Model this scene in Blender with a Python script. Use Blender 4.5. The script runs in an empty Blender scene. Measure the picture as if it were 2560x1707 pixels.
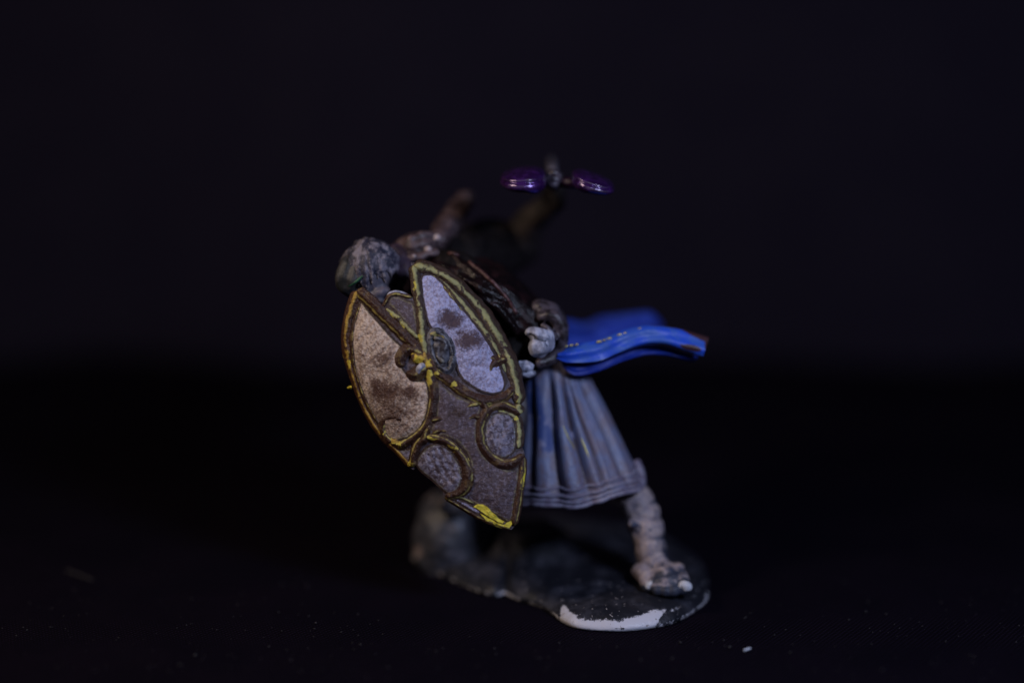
import bpy, bmesh, math, random
import numpy as np
from mathutils import Vector, Matrix, noise as mnoise
from mathutils.geometry import delaunay_2d_cdt
from mathutils.bvhtree import BVHTree

random.seed(7)
scene = bpy.context.scene
COL = scene.collection
# one unit is 100 photo pixels at the focus distance (about 3 mm on the real miniature)
scene.unit_settings.scale_length = 0.0032

# ------------------------------------------------------------------ camera
TH = math.radians(14.0)
D = 60.0
CAMH = 21.55
CAM = Vector((0.0, -D * math.cos(TH), CAMH))
RT = Vector((1, 0, 0))
UP = Vector((0, math.sin(TH), math.cos(TH)))
FW = Vector((0, math.cos(TH), -math.sin(TH)))
cd = bpy.data.cameras.new("camera")
cam = bpy.data.objects.new("camera", cd)
COL.objects.link(cam)
cam.location = CAM
cam.rotation_euler = (math.pi / 2 - TH, 0, 0)
cd.sensor_width = 36.0
cd.lens = 36.0 * D / 25.6
cd.clip_start = 0.5
cd.clip_end = 600
cd.dof.use_dof = True
cd.dof.focus_distance = D + 0.05
cd.dof.aperture_fstop = (cd.lens / 1000.0) / 4.2
scene.camera = cam

# ------------------------------------------------------------------ world, lamps, exposure
w = bpy.data.worlds.new("World")
scene.world = w
w.use_nodes = True
bg = w.node_tree.nodes["Background"]
bg.inputs[0].default_value = (0.30, 0.32, 0.45, 1)
bg.inputs[1].default_value = 0.02


def area(name, loc, target, size, power, col):
    ld = bpy.data.lights.new(name, 'AREA')
    ld.shape = 'RECTANGLE'
    ld.size, ld.size_y = size
    ld.energy = power
    ld.color = col
    o = bpy.data.objects.new(name, ld)
    COL.objects.link(o)
    o.location = loc
    o.rotation_euler = (Vector(target) - Vector(loc)).to_track_quat('-Z', 'Y').to_euler()
    return o


area("cool_lamp", (17, -22, 24), (1.0, 1.5, 5), (6, 6), 6300, (0.60, 0.70, 1.0))
area("warm_lamp", (-19, -9, 24), (0, 1.5, 5), (4, 4), 3000, (1.0, 0.80, 0.62))
scene.view_settings.view_transform = 'Standard'
scene.view_settings.look = 'None'
scene.view_settings.exposure = 0.0
scene.view_settings.gamma = 1.0
scene.cycles.use_denoising = True
scene.cycles.max_bounces = 6


# ------------------------------------------------------------------ coordinates
def P(px, py, d=0.0):
    """photo pixel at depth d behind the focus plane -> world"""
    k = (D + d) / D
    return CAM + RT * ((px - 1280) / 100 * k) + UP * (-(py - 853.5) / 100 * k) + FW * (D + d)


def G(px, py, z=0.0):
    """photo pixel -> point of the horizontal plane at height z"""
    a = -(py - 853.5) / 100 / D
    zf = (z - CAMH) / (a * math.cos(TH) - math.sin(TH))
    return P(px, py, zf - D)


def PX(v):
    q = v - CAM
    zf = q.dot(FW)
    return 1280 + q.dot(RT) / zf * D * 100, 853.5 - q.dot(UP) / zf * D * 100


def nz(x, y, z=0.0, s=1.0):
    return mnoise.noise(Vector((x * s, y * s, z * s)))


def cr(pts, n=8, closed=False):
    """Catmull-Rom through tuples of any length"""
    A = [np.array(p, float) for p in pts]
    m = len(A)
    out = []
    rng = m if closed else m - 1
    for i in range(rng):
        p1, p2 = A[i], A[(i + 1) % m]
        p0 = A[(i - 1) % m] if (closed or i > 0) else 2 * p1 - p2
        p3 = A[(i + 2) % m] if (closed or i + 2 < m) else 2 * p2 - p1
        for k in range(n):
            t = k / n
            out.append(0.5 * (2 * p1 + (p2 - p0) * t + (2 * p0 - 5 * p1 + 4 * p2 - p3) * t * t + (3 * p1 - p0 - 3 * p2 + p3) * t ** 3))
    if not closed:
        out.append(A[-1])
    return out


def seg_dist(px, py, pts, closed=False):
    """distance in pixels from a point to a polyline"""
    best = 1e9
    n = len(pts)
    for i in range(n if closed else n - 1):
        ax, ay = pts[i][0], pts[i][1]
        bx, by = pts[(i + 1) % n][0], pts[(i + 1) % n][1]
        dx, dy = bx - ax, by - ay
        t = max(0, min(1, ((px - ax) * dx + (py - ay) * dy) / (dx * dx + dy * dy + 1e-9)))
        best = min(best, math.hypot(px - ax - t * dx, py - ay - t * dy))
    return best


def inside(px, py, poly):
    c = False
    n = len(poly)
    j = n - 1
    for i in range(n):
        if (poly[i][1] > py) != (poly[j][1] > py) and px < (poly[j][0] - poly[i][0]) * (py - poly[i][1]) / (poly[j][1] - poly[i][1]) + poly[i][0]:
            c = not c
        j = i
    return c


def sm(a, b, x):
    t = max(0.0, min(1.0, (x - a) / (b - a)))
    return t * t * (3 - 2 * t)


# ------------------------------------------------------------------ materials
def paint(name, a, b, scale=5, lo=.42, hi=.6, stretch=(1, 1, 1), wear_shade=None, wlo=.45, whi=.55, wscale=9, wamp=.5,
          fleck=None, flo=.66, fhi=.70, fscale=14, wash=None, plo=.44, phi=.5, edge=None, elo=.53, ehi=.58,
          rough=.5, bump=.25, bscale=28, metallic=0.0, spec=.4, coat=0.0, bstretch=(1, 1, 1), top=0.0, halo=None, rimline=None):
    m = bpy.data.materials.new(name)
    m.use_nodes = True
    nt = m.node_tree
    N, L = nt.nodes, nt.links
    bs = N["Principled BSDF"]
    tc = N.new("ShaderNodeTexCoord")

    def noise_(sc, st=(1, 1, 1), det=5, rg=.6, off=0):
        mp = N.new("ShaderNodeMapping")
        mp.inputs["Scale"].default_value = st
        mp.inputs["Location"].default_value = (off, off * .7, -off)
        L.new(tc.outputs["Object"], mp.inputs[0])
        n = N.new("ShaderNodeTexNoise")
        n.inputs["Scale"].default_value = sc
        n.inputs["Detail"].default_value = det
        n.inputs["Roughness"].default_value = rg
        L.new(mp.outputs[0], n.inputs["Vector"])
        return n.outputs["Fac"]

    def ss(v, l, h):
        r = N.new("ShaderNodeMapRange")
        r.interpolation_type = 'SMOOTHSTEP'
        r.inputs["From Min"].default_value = l
        r.inputs["From Max"].default_value = h
        L.new(v, r.inputs["Value"])
        return r.outputs["Result"]

    def mix(f, c0, c1):
        x = N.new("ShaderNodeMix")
        x.data_type = 'RGBA'
        L.new(f, x.inputs["Factor"])
        for s, c in ((x.inputs["A"], c0), (x.inputs["B"], c1)):
            if isinstance(c, tuple):
                s.default_value = (*c, 1)
            else:
                L.new(c, s)
        return x.outputs["Result"]

    def math_(op, u, v):
        x = N.new("ShaderNodeMath")
        x.operation = op
        for s, c in ((x.inputs[0], u), (x.inputs[1], v)):
            if isinstance(c, (int, float)):
                s.default_value = c
            else:
                L.new(c, s)
        return x.outputs[0]

    base_n = noise_(scale, stretch)
    if top:
        at = N.new("ShaderNodeAttribute")
        at.attribute_name = "t"
        mm = math_('MULTIPLY_ADD', at.outputs["Fac"], top)
        L.new(base_n, mm.node.inputs[2])
        base_n = mm
    col = mix(ss(base_n, lo, hi), a, b)
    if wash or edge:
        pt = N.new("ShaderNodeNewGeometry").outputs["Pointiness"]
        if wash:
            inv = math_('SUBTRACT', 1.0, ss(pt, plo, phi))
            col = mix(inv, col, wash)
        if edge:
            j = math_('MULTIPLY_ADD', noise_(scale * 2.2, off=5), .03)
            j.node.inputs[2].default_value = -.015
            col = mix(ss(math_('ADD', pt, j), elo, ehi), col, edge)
    if wear_shade:
        at = N.new("ShaderNodeAttribute")
        at.attribute_name = "k"
        ns = math_('MULTIPLY_ADD', noise_(wscale, det=7, rg=.7, off=3), wamp)
        ns.node.inputs[2].default_value = -wamp * .5
        col = mix(ss(math_('ADD', at.outputs["Fac"], ns), wlo, whi), col, wear_shade)
    if halo or rimline:
        at = N.new("ShaderNodeAttribute")
        at.attribute_name = "g"
        for c_, am, l_, h_, of in ((halo, 1.4, .52, 1.15, 13), (rimline, .35, .74, .90, 17)):
            if c_:
                ns = math_('MULTIPLY_ADD', noise_(6, det=6, rg=.7, off=of), am)
                ns.node.inputs[2].default_value = -am * .5
                col = mix(ss(math_('ADD', at.outputs["Fac"], ns), l_, h_), col, c_)
    if fleck:
        col = mix(ss(noise_(fscale, det=3, off=9), flo, fhi), col, fleck)
    L.new(col, bs.inputs["Base Color"])
    bs.inputs["Metallic"].default_value = metallic
    bs.inputs["Specular IOR Level"].default_value = spec
    rr = N.new("ShaderNodeMapRange")
    rr.inputs["To Min"].default_value = max(0.05, rough - .12)
    rr.inputs["To Max"].default_value = min(1, rough + .12)
    L.new(noise_(scale * 1.7, off=2), rr.inputs["Value"])
    L.new(rr.outputs["Result"], bs.inputs["Roughness"])
    bs.inputs["Coat Weight"].default_value = coat
    bs.inputs["Coat Roughness"].default_value = .2
    if bump:
        bn = N.new("ShaderNodeBump")
        bn.inputs["Strength"].default_value = bump
        bn.inputs["Distance"].default_value = .05
        L.new(noise_(bscale, bstretch, det=4, off=1), bn.inputs["Height"])
        L.new(bn.outputs[0], bs.inputs["Normal"])
    return m


M = {}
BROWN = (.085, .042, .032)
OLIVE = (.25, .215, .095)
DKB = (.045, .024, .020)
M['gold_green'] = paint('aged_gold_paint', (.050, .027, .019), (.37, .345, .15), 4.5, .68, 1.0, top=.5, wear_shade=(.60, .52, .09), wlo=.5, whi=.62, wamp=1.5, wscale=5, rough=.38, bump=.9, bscale=16, fleck=(.055, .028, .020), flo=.56, fhi=.63, fscale=3.2)
M['gold_brown'] = paint('worn_gold_paint', (.075, .031, .017), (.46, .29, .055), 4.5, .72, 1.0, top=.5, wear_shade=(.66, .48, .055), wlo=.5, whi=.62, wamp=1.5, wscale=5, rough=.36, bump=.9, bscale=16, fleck=(.075, .032, .020), flo=.57, fhi=.64, fscale=3.6)
M['gold_dark'] = paint('brown_washed_gold_paint', (.052, .022, .015), (.40, .33, .10), 5, .88, 1.12, top=.5, wear_shade=(.58, .47, .075), wlo=.5, whi=.62, wamp=1.5, wscale=5, rough=.30, bump=.9, bscale=16, fleck=(.13, .075, .035), flo=.56, fhi=.64, fscale=3.4)
M['yellow'] = paint('bright_yellow_paint', (.78, .64, .06), (.52, .40, .03), 8, .5, .7, rough=.5, bump=.8, bscale=18, fleck=(.14, .08, .04), flo=.60, fhi=.66, fscale=8, stretch=(1, 1, 2.2))
M['beige'] = paint('stippled_beige_paint', (.68, .53, .44), (.36, .245, .19), 11, .42, .62, wear_shade=(.098, .046, .032), wlo=.20, whi=.72, wscale=17, wamp=.95, rough=.44, bump=1.0, bscale=19, halo=OLIVE, rimline=DKB)
M['lavender'] = paint('stippled_lavender_paint', (.50, .49, .74), (.31, .27, .40), 14, .42, .62, wear_shade=(.080, .045, .056), wlo=.20, whi=.72, wscale=21, wamp=1.15, rough=.44, bump=.8, bscale=22, rimline=DKB)
M['mauve'] = paint('mauve_brown_paint', (.085, .055, .064), (.185, .150, .20), 13, .46, .68, wear_shade=(.045, .022, .022), wlo=.42, whi=.64, wscale=15, wamp=.85, rough=.36, bump=.8, bscale=22, halo=OLIVE, rimline=DKB)
M['grey_panel'] = paint('grey_streaked_paint', (.24, .21, .28), (.085, .06, .075), 9, .42, .6, rough=.33, bump=.9, bscale=15, wear_shade=(.06, .034, .03), wlo=.4, whi=.6, fleck=(.42, .40, .48), flo=.62, fhi=.70, fscale=12, halo=(.22, .21, .13), rimline=DKB)
M['board'] = paint('dark_board_paint', (.05, .03, .03), (.12, .095, .12), 8, rough=.45, bump=.6)
M['boss'] = paint('dark_steel_paint', (.035, .03, .036), (.12, .12, .15), 7, wear_shade=(.34, .28, .1), rough=.35, wash=(.02, .014, .013), edge=(.22, .20, .18), elo=.53, ehi=.57)
M['skin'] = paint('washed_flesh_paint', (.40, .315, .31), (.25, .21, .25), 5, .4, .62, wear_shade=(.035, .04, .065), wlo=.46, whi=.66, wamp=1.0, wscale=2.8, wash=(.09, .08, .11), plo=.42, phi=.485, rough=.5, bump=.4, bscale=14, fleck=(.055, .065, .11), flo=.60, fhi=.68, fscale=4.4)
M['face'] = paint('grey_flesh_paint', (.13, .11, .14), (.09, .085, .12), 5, wear_shade=(.03, .028, .04), wlo=.4, whi=.62, wamp=.5, wash=(.03, .028, .04), plo=.44, phi=.5, edge=(.26, .19, .19), elo=.535, ehi=.57, rough=.45, bump=.3)
M['darkskin'] = paint('unlit_umber_paint', (.0055, .0042, .0045), (.014, .0105, .011), 5, rough=.7, spec=.12)  # near-black: the far arm's lack of light is put into its colour
M['toewhite'] = paint('worn_pale_paint', (.72, .72, .80), (.5, .48, .5), 8, fleck=(.04, .04, .05), flo=.6, fhi=.65, fscale=10, rough=.45)
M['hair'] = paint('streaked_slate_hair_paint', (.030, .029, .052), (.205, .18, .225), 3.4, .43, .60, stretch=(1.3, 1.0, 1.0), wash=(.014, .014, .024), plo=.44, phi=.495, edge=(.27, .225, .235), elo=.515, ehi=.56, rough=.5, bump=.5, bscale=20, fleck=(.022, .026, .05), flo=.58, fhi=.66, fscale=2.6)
M['collar'] = paint('dark_violet_paint', (.05, .03, .05), (.025, .015, .022), 4, rough=.5)
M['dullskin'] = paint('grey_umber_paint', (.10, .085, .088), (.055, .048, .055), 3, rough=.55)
M['umberskin'] = paint('dim_umber_paint', (.040, .030, .028), (.018, .014, .014), 3, rough=.6, spec=.2)  # faint highlight of the raised forearm, put into its colour
M['spike'] = paint('dull_steel_paint', (.16, .15, .19), (.10, .09, .12), 6, rough=.5)
M['cap'] = paint('dark_hood_paint', (.016, .017, .018), (.05, .047, .05), 4, rough=.5)
M['green'] = paint('dark_green_paint', (.01, .06, .03), (.02, .10, .05), 6, rough=.4)
M['leather'] = paint('dark_oxblood_leather_paint', (.0060, .0038, .0045), (.017, .0075, .0085), 4, .42, .62, rough=.16, bump=.9, bscale=8, spec=.25, edge=(.055, .03, .033), elo=.55, ehi=.62, fleck=(.03, .032, .05), flo=.75, fhi=.82, fscale=7)
M['piping'] = paint('red_brown_piping_paint', (.035, .012, .013), (.12, .055, .055), 8, rough=.35, fleck=(.5, .42, .12), flo=.68, fhi=.72, fscale=9)
M['umber'] = paint('drybrushed_umber_paint', (.105, .070, .076), (.036, .022, .026), 4, wash=(.015, .01, .012), edge=(.36, .25, .25), elo=.53, ehi=.57, rough=.4, bump=.5, bscale=10)
M['stud'] = paint('pinkish_stud_paint', (.50, .40, .40), (.33, .26, .28), 7, rough=.4)
M['steel'] = paint('silver_grey_paint', (.46, .47, .60), (.22, .22, .29), 5, .4, .6, wash=(.02, .025, .04), plo=.45, phi=.498, rough=.38, bump=.3)
M['dsteel'] = paint('dark_steel_violet_paint', (.075, .060, .078), (.02, .015, .018), 4, .45, .6, rough=.3, edge=(.30, .28, .34), elo=.54, ehi=.58)
M['skirt'] = paint('blue_grey_cloth_paint', (.175, .20, .34), (.20, .165, .22), 3.2, .42, .64, halo=(.15, .11, .135), stretch=(1.3, 1, .45), wear_shade=(.06, .09, .26), wlo=.4, whi=.8, wamp=.5, wash=(.04, .02, .03), plo=.455, phi=.497, rough=.36, bump=.4, bscale=14, fleck=(.24, .23, .36), flo=.58, fhi=.7, fscale=2)
M['hem'] = paint('mauve_hem_paint', (.18, .15, .22), (.25, .24, .33), 5, rough=.4, wash=(.04, .03, .04), bump=.3)
M['goldfleck'] = paint('gold_glitter_paint', (.70, .60, .20), (.45, .36, .12), 9, rough=.3, metallic=.4)
M['sash'] = paint('cobalt_blue_paint', (.020, .080, .60), (.040, .115, .50), 4, wear_shade=(.055, .022, .028), wlo=.45, whi=.55, wscale=4, wamp=.5, rough=.42, bump=.25, bscale=9, stretch=(.5, 1, 1))
M['sashback'] = paint('mid_blue_paint', (.020, .045, .36), (.032, .07, .44), 2, rough=.5, bump=.2, bscale=9)
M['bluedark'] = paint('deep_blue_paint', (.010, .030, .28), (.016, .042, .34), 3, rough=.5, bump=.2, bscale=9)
M['purple'] = paint('purple_metallic_paint', (.05, .012, .11), (.10, .024, .22), 5, rough=.2, metallic=.55, bump=.55, bscale=7, coat=1.0, spec=.9, edge=(.55, .45, .50), elo=.535, ehi=.60)
M['purpledark'] = paint('dark_purple_paint', (.02, .005, .03), (.03, .008, .045), 5, rough=.4)
M['base'] = paint('black_base_paint', (.0135, .014, .020), (.050, .049, .064), 1.5, .45, .70, wear_shade=(.64, .62, .69), wlo=.44, whi=.64, wscale=6, wamp=1.1, fleck=(.34, .30, .30), flo=.665, fhi=.69, fscale=9, rough=.42, bump=.35, bscale=7)
M['rock'] = paint('grey_rock_paint', (.042, .044, .058), (.105, .10, .122), 2, .42, .66, wear_shade=(.36, .29, .30), wlo=.35, whi=.75, wscale=4, wamp=.6, edge=(.11, .095, .10), elo=.53, ehi=.57, rough=.45, bump=.5, bscale=5)
M['lint'] = paint('pale_lint', (.75, .78, .9), (.6, .62, .7), 9, rough=.7)
M['greylint'] = paint('grey_lint', (.055, .052, .055), (.03, .028, .03), 9, rough=.8)


def cloth_mat(name, a, b, weave, str_, lo_, hi_):
    m = paint(name, a, b, .35, .35, .65, rough=.85, bump=0, spec=.06)
    nt = m.node_tree
    N, L = nt.nodes, nt.links
    bs = N["Principled BSDF"]
    tc = N.new("ShaderNodeTexCoord")
    mp = N.new("ShaderNodeMapping")
    mp.inputs["Rotation"].default_value = (0, 0, .55)
    L.new(tc.outputs["Object"], mp.inputs[0])
    h = []
    for dr in ('X', 'Y'):
        wv = N.new("ShaderNodeTexWave")
        wv.bands_direction = dr
        wv.inputs["Scale"].default_value = weave
        wv.inputs["Distortion"].default_value = 1.4
        wv.inputs["Detail"].default_value = 2
        wv.inputs["Detail Scale"].default_value = 1.5
        L.new(mp.outputs[0], wv.inputs[0])
        h.append(wv.outputs["Fac"])
    mu = N.new("ShaderNodeMath")
    mu.operation = 'MULTIPLY'
    L.new(h[0], mu.inputs[0])
    L.new(h[1], mu.inputs[1])
    bn = N.new("ShaderNodeBump")
    bn.inputs["Strength"].default_value = str_
    bn.inputs["Distance"].default_value = .05
    L.new(mu.outputs[0], bn.inputs["Height"])
    L.new(bn.outputs[0], bs.inputs["Normal"])
    # thread tops a shade lighter than the gaps between them
    old = bs.inputs["Base Color"].links[0].from_socket
    x = N.new("ShaderNodeMix")
    x.data_type = 'RGBA'
    x.blend_type = 'MULTIPLY'
    x.inputs["Factor"].default_value = 1
    L.new(old, x.inputs["A"])
    rp = N.new("ShaderNodeMapRange")
    rp.inputs["To Min"].default_value = lo_
    rp.inputs["To Max"].default_value = hi_
    L.new(mu.outputs[0], rp.inputs["Value"])
    cb = N.new("ShaderNodeCombineColor")
    for i in range(3):
        L.new(rp.outputs["Result"], cb.inputs[i])
    L.new(cb.outputs[0], x.inputs["B"])
    L.new(x.outputs["Result"], bs.inputs["Base Color"])
    return m


M['cloth'] = cloth_mat('black_twill_cloth', (.0050, .0029, .0092), (.0072, .0041, .0112), 2.9, 1.0, .3, 2.3)
M['backcloth'] = cloth_mat('dark_backdrop_cloth', (.0165, .0132, .0240), (.0190, .0152, .0262), 2.9, .3, .8, 1.5)


# ------------------------------------------------------------------ object helpers
def empty(name, loc, label=None, cat=None):
    o = bpy.data.objects.new(name, None)
    COL.objects.link(o)
    o.location = loc
    if label:
        o['label'] = label
    if cat:
        o['category'] = cat
    return o


def mesh_obj(name, verts, faces, mat, parent=None, k=None, smooth=True, label=None):
    me = bpy.data.meshes.new(name)
    me.from_pydata([tuple(v) for v in verts], [], faces)
    if k is not None:
        at = me.attributes.new("k", 'FLOAT', 'POINT')
        at.data.foreach_set("value", k)
    bm = bmesh.new()
    bm.from_mesh(me)
    bmesh.ops.recalc_face_normals(bm, faces=bm.faces)
    bm.to_mesh(me)
    bm.free()
    if smooth:
        me.polygons.foreach_set("use_smooth", [True] * len(me.polygons))
    return link(name, me, mat, parent, label)


def link(name, me, mat, parent=None, label=None):
    o = bpy.data.objects.new(name, me)
    COL.objects.link(o)
    if mat is not None:
        me.materials.append(M[mat] if isinstance(mat, str) else mat)
    if parent is not None:
        o.parent = parent
        if parent.type == 'EMPTY':      # meshes already carry world coordinates
            o.matrix_parent_inverse = Matrix.Translation(ROOTLOC).inverted()
    if label:
        o['label'] = label
    return o


def top_attr(o):
    me = o.data
    n = len(me.vertices)
    nr = np.empty(n * 3)
    me.vertices.foreach_get("normal", nr)
    nr = nr.reshape(-1, 3)
    t = nr @ np.array(-FW) + .25 * (nr @ np.array((UP - RT * .5)))
    at = me.attributes.new("t", 'FLOAT', 'POINT')
    at.data.foreach_set("value", t)
    return o


def autosmooth(o, deg=40):
    me = o.data
    me.set_sharp_from_angle(angle=math.radians(deg))
    return o


def slab(name, poly, dfun, th, mat, parent, step=5.0, kfun=None, label=None, jag=0.0, back=None, gfun=None):
    """a plate cut along a pixel outline, following the depth function, th thick"""
    pts = []
    n = len(poly)
    for i in range(n):
        a, b = np.array(poly[i][:2], float), np.array(poly[(i + 1) % n][:2], float)
        m = max(1, int(np.linalg.norm(b - a) / step))
        for q in range(m):
            p = a + (b - a) * q / m
            if jag:
                p = p + np.array((nz(p[0], p[1], 3, .09), nz(p[0], p[1], 9, .09))) * jag
            pts.append(p)
    nb = len(pts)
    bp = [(float(p[0]), float(p[1])) for p in pts]
    xs, ys = [p[0] for p in bp], [p[1] for p in bp]
    V = [Vector(p) for p in bp]
    y = min(ys)
    row = 0
    while y < max(ys):
        x = min(xs) + (row % 2) * step * .5
        while x < max(xs):
            if inside(x, y, bp) and seg_dist(x, y, bp, True) > step * .55:
                V.append(Vector((x, y)))
            x += step
        y += step * .87
        row += 1
    E = [(i, (i + 1) % nb) for i in range(nb)]
    vo, eo, fo, *_ = delaunay_2d_cdt(V, E, [list(range(nb))], 1, 1e-4)
    m = len(vo)
    verts, k = [], []
    for v in vo:
        verts.append(P(v.x, v.y, dfun(v.x, v.y)))
        k.append(kfun(v.x, v.y) if kfun else 0.0)
    for v in vo:
        dd = dfun(v.x, v.y) + th if back is None else back(v.x, v.y)
        verts.append(P(v.x, v.y, dd))
        k.append(0.0)
    faces = [list(f) for f in fo]
    cnt = {}
    for f in fo:
        for i in range(len(f)):
            e = (f[i], f[(i + 1) % len(f)])
            cnt.setdefault(tuple(sorted(e)), []).append(e)
    side = [v[0] for v in cnt.values() if len(v) == 1]
    faces += [[i + m for i in reversed(f)] for f in fo]
    faces += [[b, a, a + m, b + m] for a, b in side]
    o = mesh_obj(name, verts, faces, mat, parent, k, label=label)
    if gfun:
        at = o.data.attributes.new("g", 'FLOAT', 'POINT')
        at.data.foreach_set("value", [gfun(v.x, v.y) for v in vo] + [1.0] * m)
    return autosmooth(o, 50)


def tube_geo(pts, seg=8, flat=1.0, wob=0.0):
    """pts: world Vector + radius; closed ends. flat squashes along the view axis"""
    V, F = [], []
    n = len(pts)
    for i, (c, r) in enumerate(pts):
        a = pts[max(0, i - 1)][0]
        b = pts[min(n - 1, i + 1)][0]
        t = (b - a)
        t = t.normalized() if t.length > 1e-9 else Vector((1, 0, 0))
        ref = FW if abs(t.dot(FW)) < .92 else UP
        s = t.cross(ref).normalized()
        q = s.cross(t).normalized()
        for j in range(seg):
            an = 2 * math.pi * j / seg
            rr = r
            if wob:
                dirv = s * math.cos(an) + q * math.sin(an)
                pp = c + dirv * r
                rr = r * (1 + wob * mnoise.noise(pp * 6.0))
            V.append(c + s * (rr * math.cos(an)) + q * (rr * flat * math.sin(an)))
    for i in range(n - 1):
        for j in range(seg):
            a, b = i * seg + j, i * seg + (j + 1) % seg
            F.append([a, b, b + seg, a + seg])
    F.append(list(range(seg))[::-1])
    F.append([(n - 1) * seg + j for j in range(seg)])
    return V, F


def tube(name, pts, mat, parent, seg=8, flat=1.0, wob=.15, k=None, label=None):
    V, F = tube_geo(pts, seg, flat, wob)
    kk = None
    if k is not None:
        kk = [k(*PX(v)) for v in V]
    return mesh_obj(name, V, F, mat, parent, kk, label=label)


def ridge(name, pts, r, dfun, mat, parent, lift=.0, n=9, k=None, label=None, flat=.8, side=0, top=None):
    """a moulding that swells out of the surface along pixel points; r in pixels.
    t marks the painted part of the section: the crest, or one flank when side is set"""
    rs = r if isinstance(r, (list, tuple)) else [r] * len(pts)
    c = cr([(p[0], p[1], q) for p, q in zip(pts, rs)], n)
    m = len(c)
    S = [-1.45, -1.2, -.95, -.7, -.45, -.2, .05, .3, .55, .8, 1.05, 1.3, 1.5]
    W = len(S)
    V, F, K, T = [], [], [], []
    for i, p in enumerate(c):
        a, b = c[max(0, i - 1)], c[min(m - 1, i + 1)]
        dx, dy = b[0] - a[0], b[1] - a[1]
        ln = math.hypot(dx, dy) + 1e-9
        nx, ny = dy / ln, -dx / ln
        e = min(i, m - 1 - i)
        f = (.35, .75, .93)[e] if e < 3 else 1.0
        rr = p[2] * (1 + .22 * nz(p[0], p[1], 4, .05)) * f
        sh = .18 * nz(p[0], p[1], 11, .04)              # crest wanders off the middle
        for sv in S:
            x = p[0] + nx * sv * rr + nz(p[0], p[1], 1, .05) * 1.5
            y = p[1] + ny * sv * rr + nz(p[0], p[1], 7, .05) * 1.5
            q = abs(sv - sh)
            h = math.exp(-(q / .80) ** 2.6)
            h = h * rr * flat / 100 * (1 + .22 * nz(x, y, 5, .12)) + .012 * nz(x, y, 6, .20)
            d = dfun(x, y) - lift - h + (.05 if sv in (S[0], S[-1]) else 0)
            V.append(P(x, y, d))
            K.append(k(x, y) if k else 0.0)
            T.append(math.exp(-((sv - .75 * side) / .42) ** 2) * 1.15 if side else math.exp(-(q / .75) ** 2))
    o2 = len(V)
    for i, p in enumerate(c):
        a, b = c[max(0, i - 1)], c[min(m - 1, i + 1)]
        dx, dy = b[0] - a[0], b[1] - a[1]
        ln = math.hypot(dx, dy) + 1e-9
        e = min(i, m - 1 - i)
        rr = p[2] * ((.35, .75, .93)[e] if e < 3 else 1.0)
        for sv in (S[0], S[-1]):
            x, y = p[0] + dy / ln * sv * rr, p[1] - dx / ln * sv * rr
            V.append(P(x, y, dfun(x, y) + .10))
            K.append(0.0)
            T.append(0.0)
    for i in range(m - 1):
        for j in range(W - 1):
            a = i * W + j
            F.append([a, a + 1, a + W + 1, a + W])
        b = o2 + 2 * i
        F.append([i * W, (i + 1) * W, b + 2, b])
        F.append([i * W + W - 1, b + 1, b + 3, (i + 1) * W + W - 1])
        F.append([b, b + 2, b + 3, b + 1])
    for i in (0, m - 1):
        F.append([i * W + j for j in range(W)] + [o2 + 2 * i + 1, o2 + 2 * i])
    o = mesh_obj(name, V, F, mat, parent, K, label=label)
    at = o.data.attributes.new("t", 'FLOAT', 'POINT')
    at.data.foreach_set("value", T)
    return o


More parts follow.
